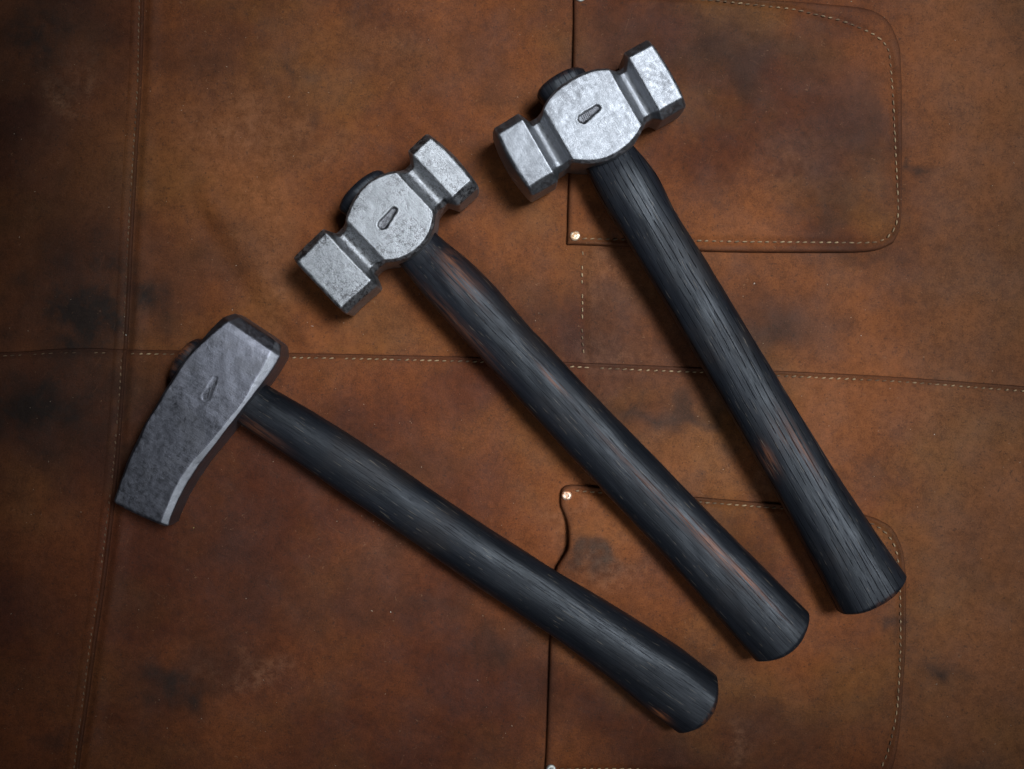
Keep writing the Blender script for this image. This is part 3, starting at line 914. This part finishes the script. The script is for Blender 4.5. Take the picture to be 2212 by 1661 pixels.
# --- hammer lying across the upper pocket
h1 = hammer_root('hammer', "double-faced forged hammer with smooth bright cheek and ridged maker's mark, head on pocket edge")
keys = rounding_keys((-46.0, -31.0), (31.0, 45.0),
                     dict(y=(-19.6, 19.6), l=(-14.6, -15.4, -20.6), r=(17.0, 19.6, 25.0)), 15.0,
                     (-19.2, 20.8), (-19.0, 20.6), (-13.2, 17.2), (4.4, 5.0), (4.2, 4.8))
mark1 = ((0.2, -4.6), (-0.9, 4.4), 2.4, 1.5, 0.75)
hd = build_head('head', keys, dict(curve=1.6, dome=3.0), dict(curve=0.9, dome=1.6), M_STEEL1, h1, mark1, seed=40)
build_mark(hd, mark1, 21.0 + 21.0 - 0.75, M_STEEL1, 'ridged')
L1 = 292.5
kk = [(-28, 14.2, -2.2), (0, 13.2, -1), (22, 13.6, 0), (36, 15.9, 0), (45, 16.0, 0), (62, 14.6, -.4), (95, 14.6, .2), (145, 15.3, 0), (190, 15.8, 0), (230, 16.4, 0), (262, 18.2, 0), (285, 19.8, 0), (300, 20.2, 0)]
build_handle('handle', kk, -27.8, L1, M_WOOD1, h1, drift=0.019, expo=2.7, worn=[(198, -8, 8, 3, 0.62), (200, 10, 16, 2.4, 0.62), (190, 4, 10, 3, 0.25), (-28, -2, 3, 14, 0.2)], seed=50, butt_dome=3.5)
place(h1, 39.5, 137.6, math.radians(-60.0), L1, 19.9 * 0.76, 21.0, (-18, 18, -46, 44))

# --- the one between the other two
h2 = hammer_root('hammer', 'double-faced forged hammer with pitted grey head and thick worn handle, between the other two hammers')
keys = rounding_keys((-49.0, -28.3), (30.6, 44.4),
                     dict(y=(-16.8, 18.8), l=(-14.4, -15.0, -20.2), r=(15.8, 15.0, 22.6)), 14.6,
                     (-19.2, 20.6), (-18.6, 19.6), (-13.6, 14.4), (3.6, 4.0), (4.0, 5.2))
mark2 = ((0.6, -4.6), (-0.8, 4.6), 2.5, 1.5, 0.85)
hd = build_head('head', keys, dict(curve=0.15, dome=0.3), dict(curve=1.4, dome=2.6), M_STEEL2, h2, mark2, seed=60)
build_mark(hd, mark2, 21.0 + 21.0 - 0.85, M_STEEL2, 'worn')
L2 = 304.5
kk = [(-28, 16.0, -1), (0, 12.8, 0), (22, 12.6, 0), (42, 15.4, .6), (62, 15.8, .8), (90, 15.1, -.2), (126, 15.2, -.4), (170, 15.7, -.2), (206, 16.2, 0), (243, 16.9, 0), (270, 17.8, 0), (292, 18.8, 0), (310, 18.9, 0)]
build_handle('handle', kk, -26.0, L2, M_WOOD2, h2, drift=0.0, expo=2.4, worn=[(238, 5.5, 24, 1.5, 1.2), (262, 6.5, 18, 1.3, 1.1), (36, 9, 6, 3, 0.5), (46, 6, 14, 5, 0.42), (118, 4.5, 8, 1.2, 0.9), (60, -12, 30, 3, 0.35), (205, 3, 40, 2, 0.35)], seed=70, butt_dome=6.2)
place(h2, -63.0, 85.2, math.radians(-46.7), L2, 19.2 * 0.76, 21.0, (-18, 18, -46, 44))

# --- straight peen
h3 = hammer_root('hammer', 'straight peen hammer with long dark wedge-shaped head, lying on the crossing of two seams')
S = 0.0772
tab = [  # y, xl, xr(outer), chamfer l, chamfer r, zt
    (34.0, -13.2, 17.6, 4.0, 5.4, 13.6), (30.0, -15.6, 20.4, 4.2, 6.6, 17.6), (26.5, -16.0, 20.6, 3.6, 6.2, 18.2), (20.0, -17.0, 20.6, 2.6, 5.2, 18.6), (13.0, -18.0, 20.4, 1.8, 4.2, 18.8), (4.0, -18.7, 20.1, 1.3, 2.9, 18.9), (-4.0, -18.9, 19.6, 1.2, 2.4, 18.9),
    (-16.0, -18.6, 18.8, 1.2, 2.4, 18.6), (-28.0, -18.0, 17.9, 1.2, 3.3, 17.6), (-40.0, -17.2, 17.1, 1.2, 4.5, 16.8), (-50.0, -15.9, 17.2, 1.2, 5.0, 16.0), (-60.0, -14.2, 18.0, 1.2, 4.5, 15.1), (-70.0, -11.8, 19.6, 1.2, 4.4, 14.1), (-77.5, -9.2, 21.3, 1.2, 4.8, 13.2)]
keys = [(y, xl, xr, zt, -zt, cl, cr * 0.84) for (y, xl, xr, cl, cr, zt) in tab[::-1]]
mark3 = ((1.0, -8.0), (-0.4, 2.2), 2.3, 1.3, 0.17)
hd = build_head('head', keys, dict(curve=0.5, dome=1.5, skew=0.16), dict(curve=0.1, dome=0.6, bev=0.7), M_STEEL3, h3, mark3, zc=19.0, seed=80, bumpy=0.06, steep=0.42, ground=1.0)
build_mark(hd, mark3, 19.0 + 18.9 - 0.17, M_STEEL3, 'worn')
L3 = 308.5
kk = [(-28, 13.5, 0), (0, 12.5, 0), (20, 12.4, 0), (50, 13.4, 1.4), (78, 14.0, 1.8), (105, 14.0, 1.8), (133, 13.8, 1.6), (167, 14.5, 1.6), (196, 14.5, 2.4), (224, 15.2, 3.2), (258, 16.8, 3.4), (280, 18.2, 2.4), (300, 18.0, 1.2), (310, 17.8, 1.2)]
build_handle('handle', kk, -25.2, L3, M_WOOD3, h3, zc=19.0, drift=0.0, expo=2.3, worn=[(287, -13.5, 5, 2.4, 1.2), (170, -13, 16, 2, 0.5), (30, -9, 16, 3, 0.4), (-25.5, 0, 4, 14, 0.9)], seed=90, butt_dome=7.0)
place(h3, -152.6, 1.2, math.radians(-34.3), L3, 18.6 * 0.76, 19.0, (-16, 18, -50, 28))

# ------------------------------------------------------------------ lint on the leather
M_LINT = plain_material('pale_lint', (0.62, 0.58, 0.50))
M_STRAW = plain_material('straw_fleck', (0.45, 0.36, 0.12))
lint = [(277, 724, 4.0, 2.6, 'white crumb on the raised seam ridge next to the seam crossing'),
        (439, 749, 5.0, 2.2, "straw-coloured fleck touching the handle stub of the straight peen hammer"),
        (677, 705, 6.5, 1.2, 'thin white thread bit between the pitted hammer head and straight peen head'),
        (511, 574, 3.0, 1.6, 'tiny pale speck on bare leather between the long seam and pitted hammer head'),
        (1628, 613, 4.0, 2.6, 'white crumb on the leather strip between the upper pocket and the cross seam'),
        (845, 1320, 3.6, 2.6, 'pale speck on the dark red panel alongside the straight peen hammer handle'),
        (1859, 725, 2.6, 1.6, 'tiny cream speck just off the stitched cross seam, clear of the handles'),
        (1530, 1640, 3.2, 1.0, 'short pale fibre on the lower pocket near its bottom stitching'),
        (2016, 938, 3.0, 2.0, 'tiny white dot on the plain pale leather outside both pockets'),
        (422, 1138, 3.6, 2.0, 'yellowish fleck beside the peen edge of the straight peen head')]
for i, (u, v, a, b, lab) in enumerate(lint):
    x, y = D(u, v)
    z0 = float(apron_top(np.array([[x, y]]))[0])
    r = random.Random(i)
    an = r.uniform(0, 3.14)
    V, F = [], []
    K = 7
    for j, (h, s) in enumerate(((-0.1, 0.8), (0.25, 1.0), (0.5, 0.55))):
        for k in range(K):
            t = 2 * math.pi * k / K
            w = r.uniform(0.6, 1.25)
            px, py = a * 0.125 * s * w * math.cos(t), b * 0.125 * s * w * math.sin(t)
            V.append((x + px * math.cos(an) - py * math.sin(an), y + px * math.sin(an) + py * math.cos(an), z0 + h + r.uniform(-.05, .05)))
    F = grid_faces(3, K, True) + [tuple(2 * K + k for k in range(K))]
    o = mesh_from('lint_fleck', V, F, M_STRAW if i in (1, 9) else M_LINT)
    o['label'] = lab
    o['category'] = 'lint'
    o['group'] = 'lint flecks on the leather'

# loose dust and grit on the apron, too fine to count
gr = np.random.default_rng(5)
N = 420
gp = np.c_[gr.uniform(-300, 300, N), gr.uniform(-235, 235, N)]
gz = apron_top(gp)
V, F = [], []
for (x, y), z0 in zip(gp, gz):
    r = gr.uniform(0.09, 0.26) * (1.5 if gr.random() < 0.1 else 1.0)
    l = gr.uniform(1.0, 2.6); an = gr.uniform(0, 3.14)
    b = len(V)
    for dx, dy, dz in ((l, 0, 0), (0, 1, 0), (-l, 0, 0), (0, -1, 0), (0, 0, 1), (0, 0, -1)):
        V.append((x + r * (dx * math.cos(an) - dy * math.sin(an)), y + r * (dx * math.sin(an) + dy * math.cos(an)), z0 + 0.1 + r * dz))
    for k in range(4):
        F.append((b + k, b + (k + 1) % 4, b + 4)); F.append((b + (k + 1) % 4, b + k, b + 5))
o = mesh_from('dust', V, F, plain_material('dust_grit', (0.40, 0.30, 0.21)), None, False)
o['kind'] = 'stuff'
o['label'] = 'fine pale dust and grit scattered over the brown leather'
o['category'] = 'dust'
